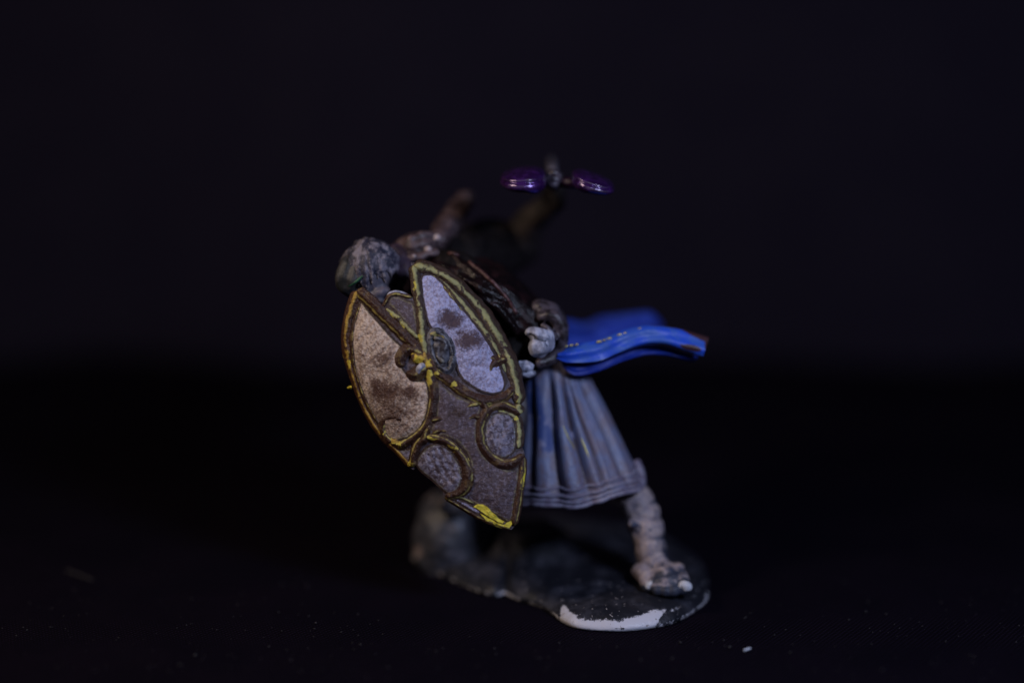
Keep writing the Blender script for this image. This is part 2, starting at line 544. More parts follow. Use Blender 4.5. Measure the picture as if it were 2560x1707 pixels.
# ---- clay: closed shapes fused into one continuous skin
class Clay:
    def __init__(s):
        s.V, s.F, s.prims = [], [], []

    def add(s, V, F):
        o = len(s.V)
        s.V += [tuple(v) for v in V]
        s.F += [[i + o for i in f] for f in F]

    def limb(s, chain, slot=0, n=5, seg=14):
        """chain of (world, radius): tapered, round-ended"""
        c = cr([(*p, r) for p, r in chain], n) if len(chain) > 2 else [np.array((*(chain[0][0].lerp(chain[1][0], t / 6)), chain[0][1] + (chain[1][1] - chain[0][1]) * t / 6)) for t in range(7)]
        pts = [(Vector(q[:3]), float(q[3])) for q in c]
        a, b = pts[0], pts[1]
        t = (a[0] - b[0]).normalized()
        head = [(a[0] + t * a[1] * math.sin(x), max(.01, a[1] * math.cos(x))) for x in (1.5, 1.15, .75, .35)]
        a, b = pts[-1], pts[-2]
        t = (a[0] - b[0]).normalized()
        tail = [(a[0] + t * a[1] * math.sin(x), max(.01, a[1] * math.cos(x))) for x in (.35, .75, 1.15, 1.5)]
        s.add(*tube_geo(head + pts + tail, seg))
        for p, r in pts:
            s.prims.append((p, r, slot))

    def ell(s, c, ax, slot=0, sub=3):
        """ellipsoid from three axis vectors"""
        bm = bmesh.new()
        bmesh.ops.create_icosphere(bm, subdivisions=sub, radius=1)
        mt = Matrix((ax[0], ax[1], ax[2])).transposed()
        bm.verts.index_update()
        s.add([c + mt @ v.co for v in bm.verts], [[v.index for v in f.verts] for f in bm.faces])
        bm.free()
        s.prims.append((c, sum(a.length for a in ax) / 3, slot))

    def build(s, name, mats, parent, voxel=.05, smooth=4, kfun=None, disp=None, label=None):
        me = bpy.data.meshes.new(name + "_raw")
        me.from_pydata(s.V, [], s.F)
        bm = bmesh.new()
        bm.from_mesh(me)
        bmesh.ops.recalc_face_normals(bm, faces=bm.faces)
        bm.to_mesh(me)
        bm.free()
        o = bpy.data.objects.new(name + "_raw", me)
        COL.objects.link(o)
        rm = o.modifiers.new("r", 'REMESH')
        rm.mode = 'VOXEL'
        rm.voxel_size = voxel
        rm.use_smooth_shade = True
        sd = o.modifiers.new("s", 'SMOOTH')
        sd.factor = .5
        sd.iterations = smooth
        dg = bpy.context.evaluated_depsgraph_get()
        ev = o.evaluated_get(dg)
        out = bpy.data.meshes.new_from_object(ev)
        out.name = name
        bpy.data.objects.remove(o)
        bpy.data.meshes.remove(me)
        out.materials.clear()
        for m in mats:
            out.materials.append(M[m])
        n = len(out.vertices)
        co = np.empty(n * 3)
        out.vertices.foreach_get("co", co)
        co = co.reshape(-1, 3)
        if disp:
            nr = np.empty(n * 3)
            out.vertices.foreach_get("normal", nr)
            nr = nr.reshape(-1, 3)
            dv = np.array([disp(Vector(c)) for c in co])
            co = co + nr * dv[:, None]
            out.vertices.foreach_set("co", co.ravel())
        if len(mats) > 1:
            pc = np.array([tuple(p[0]) for p in s.prims])
            pr = np.array([p[1] for p in s.prims])
            ps = np.array([p[2] for p in s.prims])
            best = np.full(n, 1e9)
            slot = np.zeros(n, int)
            for c, r, q in zip(pc, pr, ps):
                dd = np.linalg.norm(co - c, axis=1) - r
                u = dd < best
                best[u] = dd[u]
                slot[u] = q
            mi = [int(slot[p.vertices[0]]) for p in out.polygons]
            out.polygons.foreach_set("material_index", mi)
        if kfun:
            at = out.attributes.new("k", 'FLOAT', 'POINT')
            at.data.foreach_set("value", [kfun(Vector(c), *PX(Vector(c))) for c in co])
        out.polygons.foreach_set("use_smooth", [True] * len(out.polygons))
        out.update()
        return link(name, out, None, parent, label)


def hit(o, px, py):
    """depth of the first surface of o seen through a photo pixel"""
    me = o.data
    key = o.name
    if key not in BV:
        BV[key] = BVHTree.FromPolygons([v.co.copy() for v in me.vertices], [list(p.vertices) for p in me.polygons])
    dr = (P(px, py, 0) - CAM).normalized()
    loc, nr, ix, ds = BV[key].ray_cast(CAM, dr)
    return None if loc is None else (loc - CAM).dot(FW) - D


BV = {}

# ------------------------------------------------------------------ setting: cloth under and behind
V, F = [], []
NX, NY = 90, 110
for j in range(NY + 1):
    y = -26 + 60 * j / NY
    for i in range(NX + 1):
        x = -45 + 90 * i / NX
        far = sm(9, 16, y) + sm(-6, -14, y) * .3
        side = sm(8, 18, abs(x))
        z = far * .45 * nz(x, y, 0, .11) + side * .16 * nz(x, y, 5, .16)
        V.append((x, y, z - .02))
for j in range(NY):
    for i in range(NX):
        a = j * (NX + 1) + i
        F.append([a, a + 1, a + NX + 2, a + NX + 1])
o = mesh_obj("ground", V, F, 'cloth')
o['kind'] = 'structure'
o['label'] = 'black woven cloth spread under the miniature'
V, F = [], []
for j in range(41):
    z = -1 + 60 * j / 40
    for i in range(91):
        x = -80 + 160 * i / 90
        V.append((x, 25.5 + 1.0 * nz(x, 0, z * .25, .09) + .02 * z, z))
for j in range(40):
    for i in range(90):
        a = j * 91 + i
        F.append([a, a + 1, a + 92, a + 91])
o = mesh_obj("backdrop", V, F, 'backcloth')
o['kind'] = 'structure'
o['label'] = 'dark cloth hung upright behind the miniature'

# ------------------------------------------------------------------ the miniature
ROOTLOC = G(1400, 1470)
fig = empty("painted_figurine", ROOTLOC,
            "painted miniature of a crouching warrior with shield and purple axe on a black base", "figurine")


def group_part(name, label=None):
    e = bpy.data.objects.new(name, None)
    COL.objects.link(e)
    e.parent = fig
    if label:
        e['label'] = label
    return e


# children of group parts share the root's origin, so one inverse serves all
# ---- base
front = [(1032, 1392), (1050, 1412), (1100, 1440), (1160, 1466), (1215, 1488), (1244, 1491), (1262, 1486), (1290, 1500), (1335, 1514),
         (1372, 1531), (1405, 1556), (1440, 1571), (1500, 1577), (1560, 1578), (1620, 1572), (1680, 1560), (1730, 1535), (1764, 1508), (1772, 1485)]
backp = [(1768, 1450), (1752, 1415), (1710, 1380), (1640, 1350), (1540, 1325), (1430, 1312), (1320, 1308), (1200, 1315), (1110, 1335), (1050, 1362)]
outl = [G(*p) for p in front] + [G(*p) for p in backp]
outl2 = [(q[0], q[1]) for q in cr([(p.x, p.y) for p in outl], 5, True)]
frontpx = [tuple(p) for p in cr(front, 6)]
stone_c = G(1128, 1400, .6)
slab_c = G(1330, 1372, .6)


def base_h(x, y):
    e = seg_dist(x, y, outl2, True)
    h = .10 + .30 * (1 - math.exp(-e / .22)) + .10 * sm(0, 1.6, e)
    # the low slab in the middle and the crease in front of it
    px, py = PX(Vector((x, y, .5)))
    h += .55 * sm(1.25, .55, math.hypot((x - slab_c.x) / 1.15, (y - slab_c.y - .5) / 1.3)) 
    h -= .22 * math.exp(-(seg_dist(px, py, [(1243, 1492), (1262, 1440), (1272, 1380)]) / 9) ** 2)
    h += .05 * nz(x, y, 0, .9) + .025 * nz(x, y, 3, 2.6)
    return max(.06, h)


def base_k(v):
    px, py = PX(v)
    e = seg_dist(px, py, frontpx)
    k = 0.0
    if 1380 < px < 1700:
        band = 27 + 10 * sm(1450, 1405, px) + 16 * sm(1540, 1650, px) + 5 * nz(px, py, 0, .02)
        lim = sm(1392, 1410, px) * (1 - sm(1640, 1664, px + (py - 1545) * .75))
        k = max(k, lim * (.98 - .72 * sm(band - 18, band + 14, e)))
        k -= .9 * math.exp(-(((px - 1545) / 22) ** 2 + ((py - 1571) / 4) ** 2))
    k = max(k, .53 * (1 - sm(7, 15, e)))
    if px > 1640:
        k = max(k, .42 * (1 - sm(4, 10, abs(e - 32))))
    return k


def height_part(name, poly, hfun, mat, kfun, step, label=None):
    bp = [(float(a), float(b)) for a, b in poly]
    nb = len(bp)
    VV = [Vector(p) for p in bp]
    xs, ys = [p[0] for p in bp], [p[1] for p in bp]
    y = min(ys)
    row = 0
    while y < max(ys):
        x = min(xs) + (row % 2) * step * .5
        while x < max(xs):
            if inside(x, y, bp) and seg_dist(x, y, bp, True) > step * .5:
                VV.append(Vector((x, y)))
            x += step
        y += step * .87
        row += 1
    vo, eo, fo, *_ = delaunay_2d_cdt(VV, [(i, (i + 1) % nb) for i in range(nb)], [list(range(nb))], 1, 1e-5)
    m = len(vo)
    top = [Vector((v.x, v.y, hfun(v.x, v.y))) for v in vo]
    verts = top + [Vector((v.x, v.y, 0.0)) for v in vo]
    k = [kfun(v) for v in top] + [kfun(v) for v in verts[m:]]
    faces = [list(f) for f in fo] + [[i + m for i in reversed(f)] for f in fo]
    cnt = {}
    for f in fo:
        for i in range(len(f)):
            e = (f[i], f[(i + 1) % len(f)])
            cnt.setdefault(tuple(sorted(e)), []).append(e)
    faces += [[b, a, a + m, b + m] for a, b in [v[0] for v in cnt.values() if len(v) == 1]]
    return mesh_obj(name, verts, faces, mat, fig, k, label=label)


base = height_part("base", outl2, base_h, 'base', base_k, .055, "black glossy base with chipped white paint along its front rim")

# boulder on the left of the base
cl = Clay()
cl.ell(G(1120, 1400, .3) + Vector((0, .5, .35)), (Vector((.98, 0, 0)), Vector((0, 1.0, 0)), Vector((-.05, 0, 1.35))), 0)
cl.ell(G(1175, 1400, .3) + Vector((0, .9, .2)), (Vector((.85, 0, 0)), Vector((0, .9, 0)), Vector((.1, 0, 1.15))), 0)
cl.ell(G(1075, 1392, .2) + Vector((0, .2, .1)), (Vector((.46, 0, 0)), Vector((0, .5, 0)), Vector((0, 0, .62))), 0)
cl.ell(G(1105, 1290, 1.0), (Vector((.60, 0, 0)), Vector((0, .6, 0)), Vector((0, 0, .78))), 0)
cl.ell(G(1175, 1290, 1.0), (Vector((.6, 0, 0)), Vector((0, .6, 0)), Vector((0, 0, .5))), 0)


def boulder_k(v, px, py):
    k = .8 * math.exp(-(((px - 1043) / 17) ** 2 + ((py - 1380) / 26) ** 2))
    k = max(k, .5 * math.exp(-(((px - 1080) / 32) ** 2 + ((py - 1245) / 26) ** 2)))
    k = max(k, .85 * math.exp(-(((px - 1170) / 16) ** 2 + ((py - 1431) / 7) ** 2)))
    return k


boulder = cl.build("boulder", ['rock'], fig, .06, 3, boulder_k, lambda c: .09 * mnoise.noise(c * 1.7) + .04 * mnoise.noise(c * 4.5), "rough grey boulder rising from the left of the base")

# ---- body: one continuous skin
cl = Clay()
SK, FC, DK, RK, UM = 0, 1, 2, 3, 4


def L_(px, py, d, r):
    return (P(px, py, d), r / 100)


# torso, neck
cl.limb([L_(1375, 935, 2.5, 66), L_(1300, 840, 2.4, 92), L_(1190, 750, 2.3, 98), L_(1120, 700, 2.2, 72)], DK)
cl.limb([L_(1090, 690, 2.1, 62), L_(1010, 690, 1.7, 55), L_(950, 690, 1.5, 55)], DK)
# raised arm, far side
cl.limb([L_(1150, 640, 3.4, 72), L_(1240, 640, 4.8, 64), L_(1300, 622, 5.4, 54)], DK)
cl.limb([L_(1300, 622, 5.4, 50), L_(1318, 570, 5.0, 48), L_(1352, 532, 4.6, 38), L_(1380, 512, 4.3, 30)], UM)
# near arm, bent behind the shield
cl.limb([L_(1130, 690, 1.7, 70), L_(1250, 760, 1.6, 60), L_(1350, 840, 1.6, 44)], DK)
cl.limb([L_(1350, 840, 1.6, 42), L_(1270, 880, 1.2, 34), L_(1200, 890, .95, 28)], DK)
cl.ell(P(1165, 890, .85), (RT * .34, UP * .30, FW * .16), DK)
for q in range(4):
    cl.limb([L_(1145 - 4 * q, 872 + 14 * q, .82, 9), L_(1122 - 3 * q, 872 + 14 * q, .72, 9), L_(1112, 874 + 14 * q, .85, 8), L_(1122, 876 + 13 * q, .98, 8)], DK, 3, 8)
cl.limb([L_(1170, 868, .8, 11), L_(1150, 850, .75, 10), L_(1128, 852, .8, 9)], DK, 3, 8)
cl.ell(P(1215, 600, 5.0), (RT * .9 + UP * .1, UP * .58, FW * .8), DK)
# axe hand: palm, four curled fingers, thumb
cl.ell(P(1384, 492, 4.1), (RT * .24, UP * .28, FW * .22), DK)
for q in range(4):
    y = 468 + 16 * q
    cl.limb([L_(1402, y, 4.2, 9 - q * .5), L_(1408, y + 1, 3.85, 9 - q * .5), L_(1392, y + 2, 3.68, 8.5 - q * .5), L_(1374, y + 3, 3.78, 8 - q * .5)], DK, 3, 8)
cl.limb([L_(1370, 505, 4.0, 10), L_(1360, 485, 3.85, 9.5), L_(1368, 468, 3.74, 9)], DK, 3, 8)
# forward leg
cl.limb([L_(1390, 985, 2.6, 66), L_(1440, 1090, 2.7, 58), L_(1520, 1185, 2.75, 48), L_(1588, 1250, 2.4, 46), L_(1612, 1305, 2.15, 46), L_(1625, 1360, 2.0, 41), L_(1635, 1408, 2.0, 41)], SK)
cl.ell(P(1580, 1308, 1.75), (RT * .16, UP * .13, FW * .22), SK)
# foot with five toes
cl.limb([L_(1630, 1425, 2.35, 36), L_(1652, 1438, 1.9, 46), L_(1668, 1460, 1.45, 44)], SK)
toes = [(1622, 1462, 20), (1644, 1474, 16), (1664, 1478, 15), (1684, 1477, 16), (1708, 1467, 22)]
TOE = []
for x, y, r in toes:
    zt = .46 + r / 100
    tip = G(x, y, zt)
    back = tip + Vector((-.16, .62, .16))
    cl.limb([(back, r / 100 * 1.25), (tip.lerp(back, .45) + Vector((0, 0, .05)), r / 100 * 1.1), (tip, r / 100)], SK, 4, 10)
    TOE.append((tip, r / 100))
# rear leg, planted on the boulder behind the shield
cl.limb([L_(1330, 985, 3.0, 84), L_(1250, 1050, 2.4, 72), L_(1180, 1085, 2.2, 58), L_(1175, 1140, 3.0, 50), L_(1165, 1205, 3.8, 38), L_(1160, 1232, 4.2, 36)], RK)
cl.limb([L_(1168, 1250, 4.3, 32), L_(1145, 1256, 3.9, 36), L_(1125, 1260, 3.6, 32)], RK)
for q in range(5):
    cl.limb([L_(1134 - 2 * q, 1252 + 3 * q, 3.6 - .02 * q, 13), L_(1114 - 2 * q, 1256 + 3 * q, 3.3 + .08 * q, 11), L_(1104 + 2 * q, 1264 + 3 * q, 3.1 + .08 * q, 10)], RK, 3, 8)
# head
HC = P(930, 689, 1.25)
HS = 1.0


def camv(x, y, z):
    return RT * x + UP * y - FW * z


hu = camv(-.17, .80, .57).normalized()
hf = camv(.02, -.56, .83)
hf = (hf - hu * hf.dot(hu)).normalized()
hr = hu.cross(hf).normalized()      # towards the viewer's right or left; features are symmetric


def H(f, u, r):
    return HC + (hf * f + hu * u + hr * r) * HS


cl.ell(HC + hu * .08 - hf * .05, (hr * .70, hu * .74, hf * .80), FC)
cl.ell(H(.34, -.42, 0), (hr * .50, hu * .55, hf * .46), FC)
cl.limb([(H(.30, -.62, -.42), .16), (H(.52, -.90, -.2), .15), (H(.66, -1.02, 0), .15), (H(.52, -.90, .2), .15), (H(.30, -.62, .42), .16)], FC)
cl.limb([(H(.68, -.06, -.40), .09), (H(.80, -.02, -.2), .115), (H(.80, -.07, 0), .09), (H(.80, -.02, .2), .115), (H(.68, -.06, .40), .09)], FC)
cl.limb([(H(.80, -.12, 0), .07), (H(.92, -.30, 0), .085), (H(1.02, -.46, 0), .10)], FC)
for s in (-1, 1):
    cl.ell(H(.93, -.48, .09 * s), (hr * .07, hu * .06, hf * .08), FC)
    cl.ell(H(.66, -.40, .32 * s), (hr * .18, hu * .13, hf * .16), FC)
    cl.ell(H(.72, -.21, .22 * s), (hr * .10, hu * .075, hf * .08), FC)
    cl.ell(H(-.05, -.28, .72 * s), (hr * .08, hu * .20, hf * .13), FC)
cl.limb([(H(.74, -.65, -.17), .05), (H(.84, -.63, 0), .06), (H(.74, -.65, .17), .05)], FC)
cl.limb([(H(.72, -.77, -.14), .05), (H(.82, -.77, 0), .06), (H(.72, -.77, .14), .05)], FC)
cl.ell(H(.72, -1.0, 0), (hr * .17, hu * .13, hf * .14), FC)
cl.ell(P(950, 752, .72), (RT * .15, UP * .17, FW * .16), FC)
eyes = [H(.80, -.20, .22), H(.80, -.20, -.22)]
mouth = [H(.84, -.70, x) for x in (-.15, 0, .15)]


def body_k(v, px, py):
    k = 0.0
    for e in eyes:
        k = max(k, 1.1 * math.exp(-((v - e).length / .13) ** 2))
    for e in mouth:
        k = max(k, .9 * math.exp(-((v - e).length / .08) ** 2))
    # dark wash between toes and in the folds of the shin
    if py > 1200 and px > 1500:
        q = py + .22 * (px - 1620) + 26 * nz(px, py, v.y * 30, .016)
        k = max(k, (.30 + .18 * (1 - abs(math.sin(q * .063))) ** 2 + .24 * sm(1610, 1652, px)) * sm(1222, 1250, py))
        k = max(k, .56 * math.exp(-(((px - 1655) / 30) ** 2 + ((py - 1445) / 30) ** 2)))
        k = max(k, .85 * sm(1446, 1474, py))
    return k


def shin(c):
    a = .018 * mnoise.noise(c * 3.1) + .010 * mnoise.noise(c * 8)
    px, py = PX(c)
    if px > 1500 and 1225 < py < 1440:      # wound cloth round the shin
        q = py + .22 * (px - 1620) + 26 * nz(px, py, c.y * 30, .016)
        a += (.045 + .03 * nz(px, py, 2, .02)) * (abs(math.sin(q * .063)) ** .7 - .6) * sm(1225, 1260, py) + .02 * mnoise.noise(c * 5)
    return a


body = cl.build("body", ['skin', 'face', 'darkskin', 'dullskin', 'umberskin'], fig, .042, 3, body_k,
                shin, "crouching bare-legged body leaning over the shield, one arm raised")

for (tip, r), (nm) in ((TOE[0], "toenail"), (TOE[4], "toenail")):
    V, F = [], []
    cl = Clay()
    cl.ell(tip + Vector((.03, -.10, r * .30)), (RT * r * .85, Vector((0, r * .7, .06)), Vector((0, -.04, r * .62))), 0)
    cl.build(nm, ['toewhite'], fig, .03, 2, None, lambda c: .06 * mnoise.noise(c * 5))

# ---- hair: locks swept forward from the crown
cl = Clay()


def dome(f, u, r, k=1.0):
    n = Vector((f, u, r)).normalized()
    return HC + (hu * .08 - hf * .05 + hr * (n.z * .72 * k) + hu * (n.y * .76 * k) + hf * (n.x * .82 * k)) * HS


cl.ell(HC + (hu * .14 - hf * .12) * HS, (hr * .745 * HS, hu * .74 * HS, hf * .80 * HS), 0)
for s in (-1, 1):
    cl.ell(HC - hu * .26 - hf * .20 + hr * .22 * s, (hr * .60, hu * .60, hf * .60), 0)
rl = random.Random(11)
for q in range(30):
    a0 = -1.55 + 3.1 * q / 29 + rl.uniform(-.08, .08)          # fan from side to side
    sway = rl.uniform(-.35, .35)
    end = rl.uniform(.80, 1.08) if abs(a0) < .9 else rl.uniform(1.05, 1.4)
    ch = []
    r0 = rl.uniform(.06, .13)
    for e in range(6):
        t = e / 5
        th = -.45 + (end + .45) * t * 1.35      # angle down from the crown
        ca = a0 + sway * t * t
        f, r, u = math.sin(th) * math.cos(ca), math.sin(th) * math.sin(ca), math.cos(th)
        ch.append((dome(f, u, r, 1.02 + .02 * math.sin(t * 5 + q)), r0 * (.6 + .9 * math.sin(math.pi * min(1, t * .8 + .12))) * (1 - .9 * t ** 3)))
    cl.limb(ch, 0, 4, 8)
hair = cl.build("hair", ['hair'], body, .026, 2, None, lambda c: .022 * mnoise.noise(c * 6) + .012 * mnoise.noise(c * 14), "slate grey hair in painted locks swept forward")

# dark hood rolled down beside the face, green-edged
cl = Clay()
cl.limb([L_(888, 640, .95, 18), L_(870, 668, .78, 25), L_(862, 702, .72, 26), L_(876, 728, .8, 18)], 0)
cl.limb([L_(892, 662, .62, 12), L_(884, 692, .55, 15), L_(878, 718, .6, 12)], 0)
cl.build("hood", ['cap'], body, .04, 3, None, lambda c: .04 * mnoise.noise(c * 4), "dark rolled hood edge at the side of the head")
tube("hood_trim", [(P(x, y, d), r / 100) for x, y, d, r in cr([(916, 682, .42, 2), (904, 692, .42, 3.5), (890, 704, .42, 3.5), (872, 716, .5, 2.5)], 5)], 'green', body, 6)

cl = Clay()
cl.limb([L_(992, 640, 1.6, 34), L_(1010, 690, 1.35, 36), L_(1004, 735, 1.2, 30)], 0)
cl.build("collar", ['collar'], body, .04, 3, None, lambda c: .03 * mnoise.noise(c * 4), "dark violet collar behind the jaw")

# ---- jacket: dark leather over torso and near arm
cl = Clay()
cl.limb([L_(1345, 868, 2.4, 74), L_(1285, 822, 2.3, 100), L_(1190, 745, 2.2, 108), L_(1125, 705, 2.1, 78)], 0)
cl.limb([L_(1110, 700, 1.55, 62), L_(1215, 745, 1.5, 78), L_(1320, 815, 1.6, 58)], 0)
# strap-like folds over the shoulder
cl.limb([L_(1130, 640, 1.35, 14), L_(1190, 690, .95, 13), L_(1240, 742, .85, 12), L_(1285, 790, 1.0, 10)], 0, 5, 8)
cl.limb([L_(1165, 700, .78, 12), L_(1215, 730, .72, 12), L_(1262, 752, .85, 10)], 0, 5, 8)
cl.limb([L_(1200, 745, .75, 10), L_(1250, 775, .75, 10), L_(1290, 830, .95, 10)], 0, 5, 8)
jacket = cl.build("jacket", ['leather'], body, .045, 3, None,
                  lambda c: .035 * mnoise.noise(c * 2.2) + .03 * mnoise.noise(Vector((c.x * 5 + c.z * 5, c.y * 2, c.x * 2 - c.z * 2))), "glossy dark oxblood leather jacket")


def on(o, px, py, dd=0, alt=2.0):
    h = hit(o, px, py)
    return (alt if h is None else h) + dd


for path, r, mt in ([[(1118, 632), (1150, 640), (1180, 662), (1215, 690), (1248, 722), (1272, 752), (1292, 785)], 5, 'piping'],):
    c = cr(path, 5)
    pts = [(P(x, y, min(on(jacket, x, y, -.02), 2.4)), r / 100) for x, y in c]
    tube("piping", pts, mt, body, 6)

# ---- shoulder guard with studs and the braid rising behind it
cl = Clay()
cl.ell(P(1040, 616, 1.9), (RT * .58 + UP * .10, UP * .34 - RT * .06, FW * .55), 0)
cl.limb([L_(1000, 630, 1.6, 12), L_(1030, 600, 1.5, 12), L_(1062, 588, 1.6, 11), L_(1088, 592, 1.8, 10)], 0, 4, 8)
cl.limb([L_(1010, 646, 1.4, 11), L_(1048, 642, 1.35, 11), L_(1088, 630, 1.5, 10)], 0, 4, 8)
pauld = cl.build("pauldron", ['umber'], body, .04, 3, None, lambda c: .05 * mnoise.noise(c * 4), "drybrushed brown shoulder guard")
for x, y, r in ((1070, 623, 9), (1092, 594, 10), (1035, 640, 5)):
    cl = Clay()
    cl.ell(P(x, y, on(pauld, x, y, -.02, 2.3)), (RT * r / 100 * 1.15, UP * r / 100, FW * r / 100 * .8), 0, 2)
    cl.build("stud", ['stud'], pauld, .02, 2)
cl = Clay()
bpts = cr([(1090, 602, 2.4, 24), (1108, 576, 3.0, 30), (1126, 550, 3.5, 32), (1142, 522, 3.9, 27), (1158, 500, 4.2, 22), (1166, 490, 4.4, 13)], 6)
for i, q in enumerate(bpts):
    rr = q[3] * (1 + .18 * math.sin(i * 1.15))
    cl.ell(P(q[0] + 5 * math.sin(i * 1.15), q[1], q[2]), (RT * rr / 100, UP * rr / 100, FW * rr / 100), 0, 2)
cl.ell(P(1160, 500, 4.1), (RT * .18, UP * .15, FW * .2), 0, 2)
cl.ell(P(1140, 520, 3.8), (RT * .22, UP * .13, FW * .2), 0, 2)
cl.build("braid", ['umber'], body, .045, 2, None, lambda c: .04 * mnoise.noise(c * 5), "knotted brown braid swinging up behind the shoulder")

# ---- elbow armour and pouch at the waist
cl = Clay()
cl.ell(P(1349, 866, .62), (RT * .28 - UP * .06, UP * .29 + RT * .06, FW * .27), 0)
cl.ell(P(1347, 838, .66), (RT * .33 - UP * .12, UP * .19 + RT * .06, FW * .25), 0)
cl.ell(P(1372, 852, .74), (RT * .16, UP * .30, FW * .2), 0)
elb = cl.build("elbow_guard", ['steel'], body, .028, 2, None, lambda c: .045 * mnoise.noise(c * 4.5) - .06 * math.exp(-(seg_dist(*PX(c), [(1322, 838), (1342, 846), (1366, 852), (1372, 864)]) / 4.5) ** 2), "rounded silver grey elbow guard")
cl = Clay()
cl.limb([L_(1355, 790, 1.0, 15), L_(1385, 792, .95, 19), L_(1402, 822, 1.0, 18), L_(1405, 858, 1.1, 16), L_(1385, 892, 1.1, 15), L_(1350, 908, 1.0, 14)], 0)
cl.limb([L_(1352, 772, 1.3, 26), L_(1380, 785, 1.3, 28), L_(1398, 820, 1.4, 26)], 0)
cl.limb([L_(1358, 815, .85, 8), L_(1370, 823, .8, 9), L_(1388, 845, .85, 8)], 0, 4, 8)
cl.build("elbow_cuff", ['dsteel'], body, .035, 3, None, lambda c: .03 * mnoise.noise(c * 4), "dark ringed cuff around the elbow guard")
cl = Clay()
cl.ell(P(1312, 916, .75), (RT * .24, UP * .17, FW * .2), 0)
cl.ell(P(1318, 934, .8), (RT * .20, UP * .12, FW * .2), 0)
cl.build("pouch", ['steel'], body, .03, 2, None, lambda c: .05 * mnoise.noise(c * 7), "pale grey blue belt pouch beside the shield rim")
cl = Clay()
cl.limb([L_(1280, 962, 1.2, 20), L_(1308, 945, 1.2, 18), L_(1330, 922, 1.25, 15), L_(1344, 898, 1.35, 12)], 0)
cl.build("belt", ['leather'], body, .04, 3, None, lambda c: .03 * mnoise.noise(c * 4))

# ---- skirt: pleated cloth cone with a banded hem
NT, NA = 64, 300
WC, HMC = P(1378, 878, 2.25), P(1445, 1226, 2.25)


GROOVES = [(-2.45, .13, 1.5), (-1.86, .12, 2.6), (-1.38, .085, 1.9), (-1.10, .05, .9), (-.62, .10, 1.2), (.3, .12, 1.5), (1.0, .1, 1.8), (1.7, .1, 1.5), (2.4, .1, 1.8)]


def skirt_pt(t, an, off=0.0):
    c = WC.lerp(HMC, t)
    a = .62 + (1.66 - .62) * (t ** .92)
    b = .70 + (1.12 - .70) * t
    fold = .45 * math.sin(an * 3.0 + .4)
    for g0, gw, gd in GROOVES:
        dl = (an - g0 - .10 * math.sin(t * 5 + g0 * 3) * (1 - t) + math.pi) % (2 * math.pi) - math.pi
        fold -= gd * math.exp(-(dl / gw) ** 2) * (1 - .5 * sm(.88, .96, t))
        fold += .35 * gd * math.exp(-((dl - 1.7 * gw) / (1.3 * gw)) ** 2)
    amp = .085 * sm(.02, .35, t) * (1 - .35 * sm(.86, .95, t))
    ra, rb = a + amp * fold + off, b + amp * fold + off
    x = ra * math.cos(an)
    y = rb * math.sin(an)
    z = .22 * t * (x / a) + .05 * sm(.8, 1, t) * math.sin(an * 5)
    if t < .3:
        z += 0
    return c + Vector((x, y, z))


V, F, K = [], [], []
for i in range(NT + 1):
    t = i / NT
    for j in range(NA):
        an = 2 * math.pi * j / NA
        p = skirt_pt(t, an)
        V.append(p + Vector((nz(p.x, p.y, p.z, 2), nz(p.y, p.z, p.x, 2), 0)) * .02)
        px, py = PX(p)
        K.append(.95 * math.exp(-(seg_dist(px, py, [(1318, 940), (1335, 1010), (1358, 1080), (1370, 1110)]) / 30) ** 2))  # blue shadow painted into the upper left pleats
for i in range(NT):
    for j in range(NA):
        a, b = i * NA + j, i * NA + (j + 1) % NA
        F.append([a, b, b + NA, a + NA])
skirt = mesh_obj("skirt", V, F, 'skirt', body, K, label="pleated blue grey skirt hanging to the knee")
at = skirt.data.attributes.new("g", 'FLOAT', 'POINT')
at.data.foreach_set("value", [.30 + .62 * sm(.50, 1.0, i / NT) for i in range(NT + 1) for j in range(NA)])
so = skirt.modifiers.new("thick", 'SOLIDIFY')
so.thickness = .08
so.offset = -1
for t, r in ((.89, .045), (.935, .05), (.97, .04), (1.0, .065)):
    pts = []
    for j in range(0, NA + 1, 2):
        an = 2 * math.pi * j / NA
        q = skirt_pt(t, an, .015)
        pts.append((q, r * (1 + .25 * nz(q.x, q.y, q.z, 3))))
    tube("hem_band", pts, 'hem', skirt, 8, 1.0, .2)
# ragged trailing corner of the hem
cl = Clay()
cl.limb([L_(1590, 1160, 2.2, 14), L_(1600, 1190, 2.2, 16), L_(1596, 1222, 2.1, 11)], 0, 4, 8)
cl.limb([L_(1585, 1205, 2.0, 10), L_(1578, 1222, 1.9, 10)], 0, 4, 8)
cl.build("hem_corner", ['hem'], skirt, .035, 2, None, lambda c: .05 * mnoise.noise(c * 6))
# gold glints left by the brush on two pleats
for path in ([(1407, 1063), (1417, 1087), (1430, 1112), (1436, 1122)], [(1384, 1070), (1388, 1092), (1390, 1122)], [(1452, 1094), (1462, 1118), (1474, 1146)]):
    c = cr(path, 4)
    m = len(c)
    pts = [(P(x, y, on(skirt, x, y, .0, 1.2)), .022 * math.sin(math.pi * (i + .6) / m) + .004) for i, (x, y) in enumerate(c)]
    tube("gold_streak", pts, 'goldfleck', skirt, 6, .4, .3)

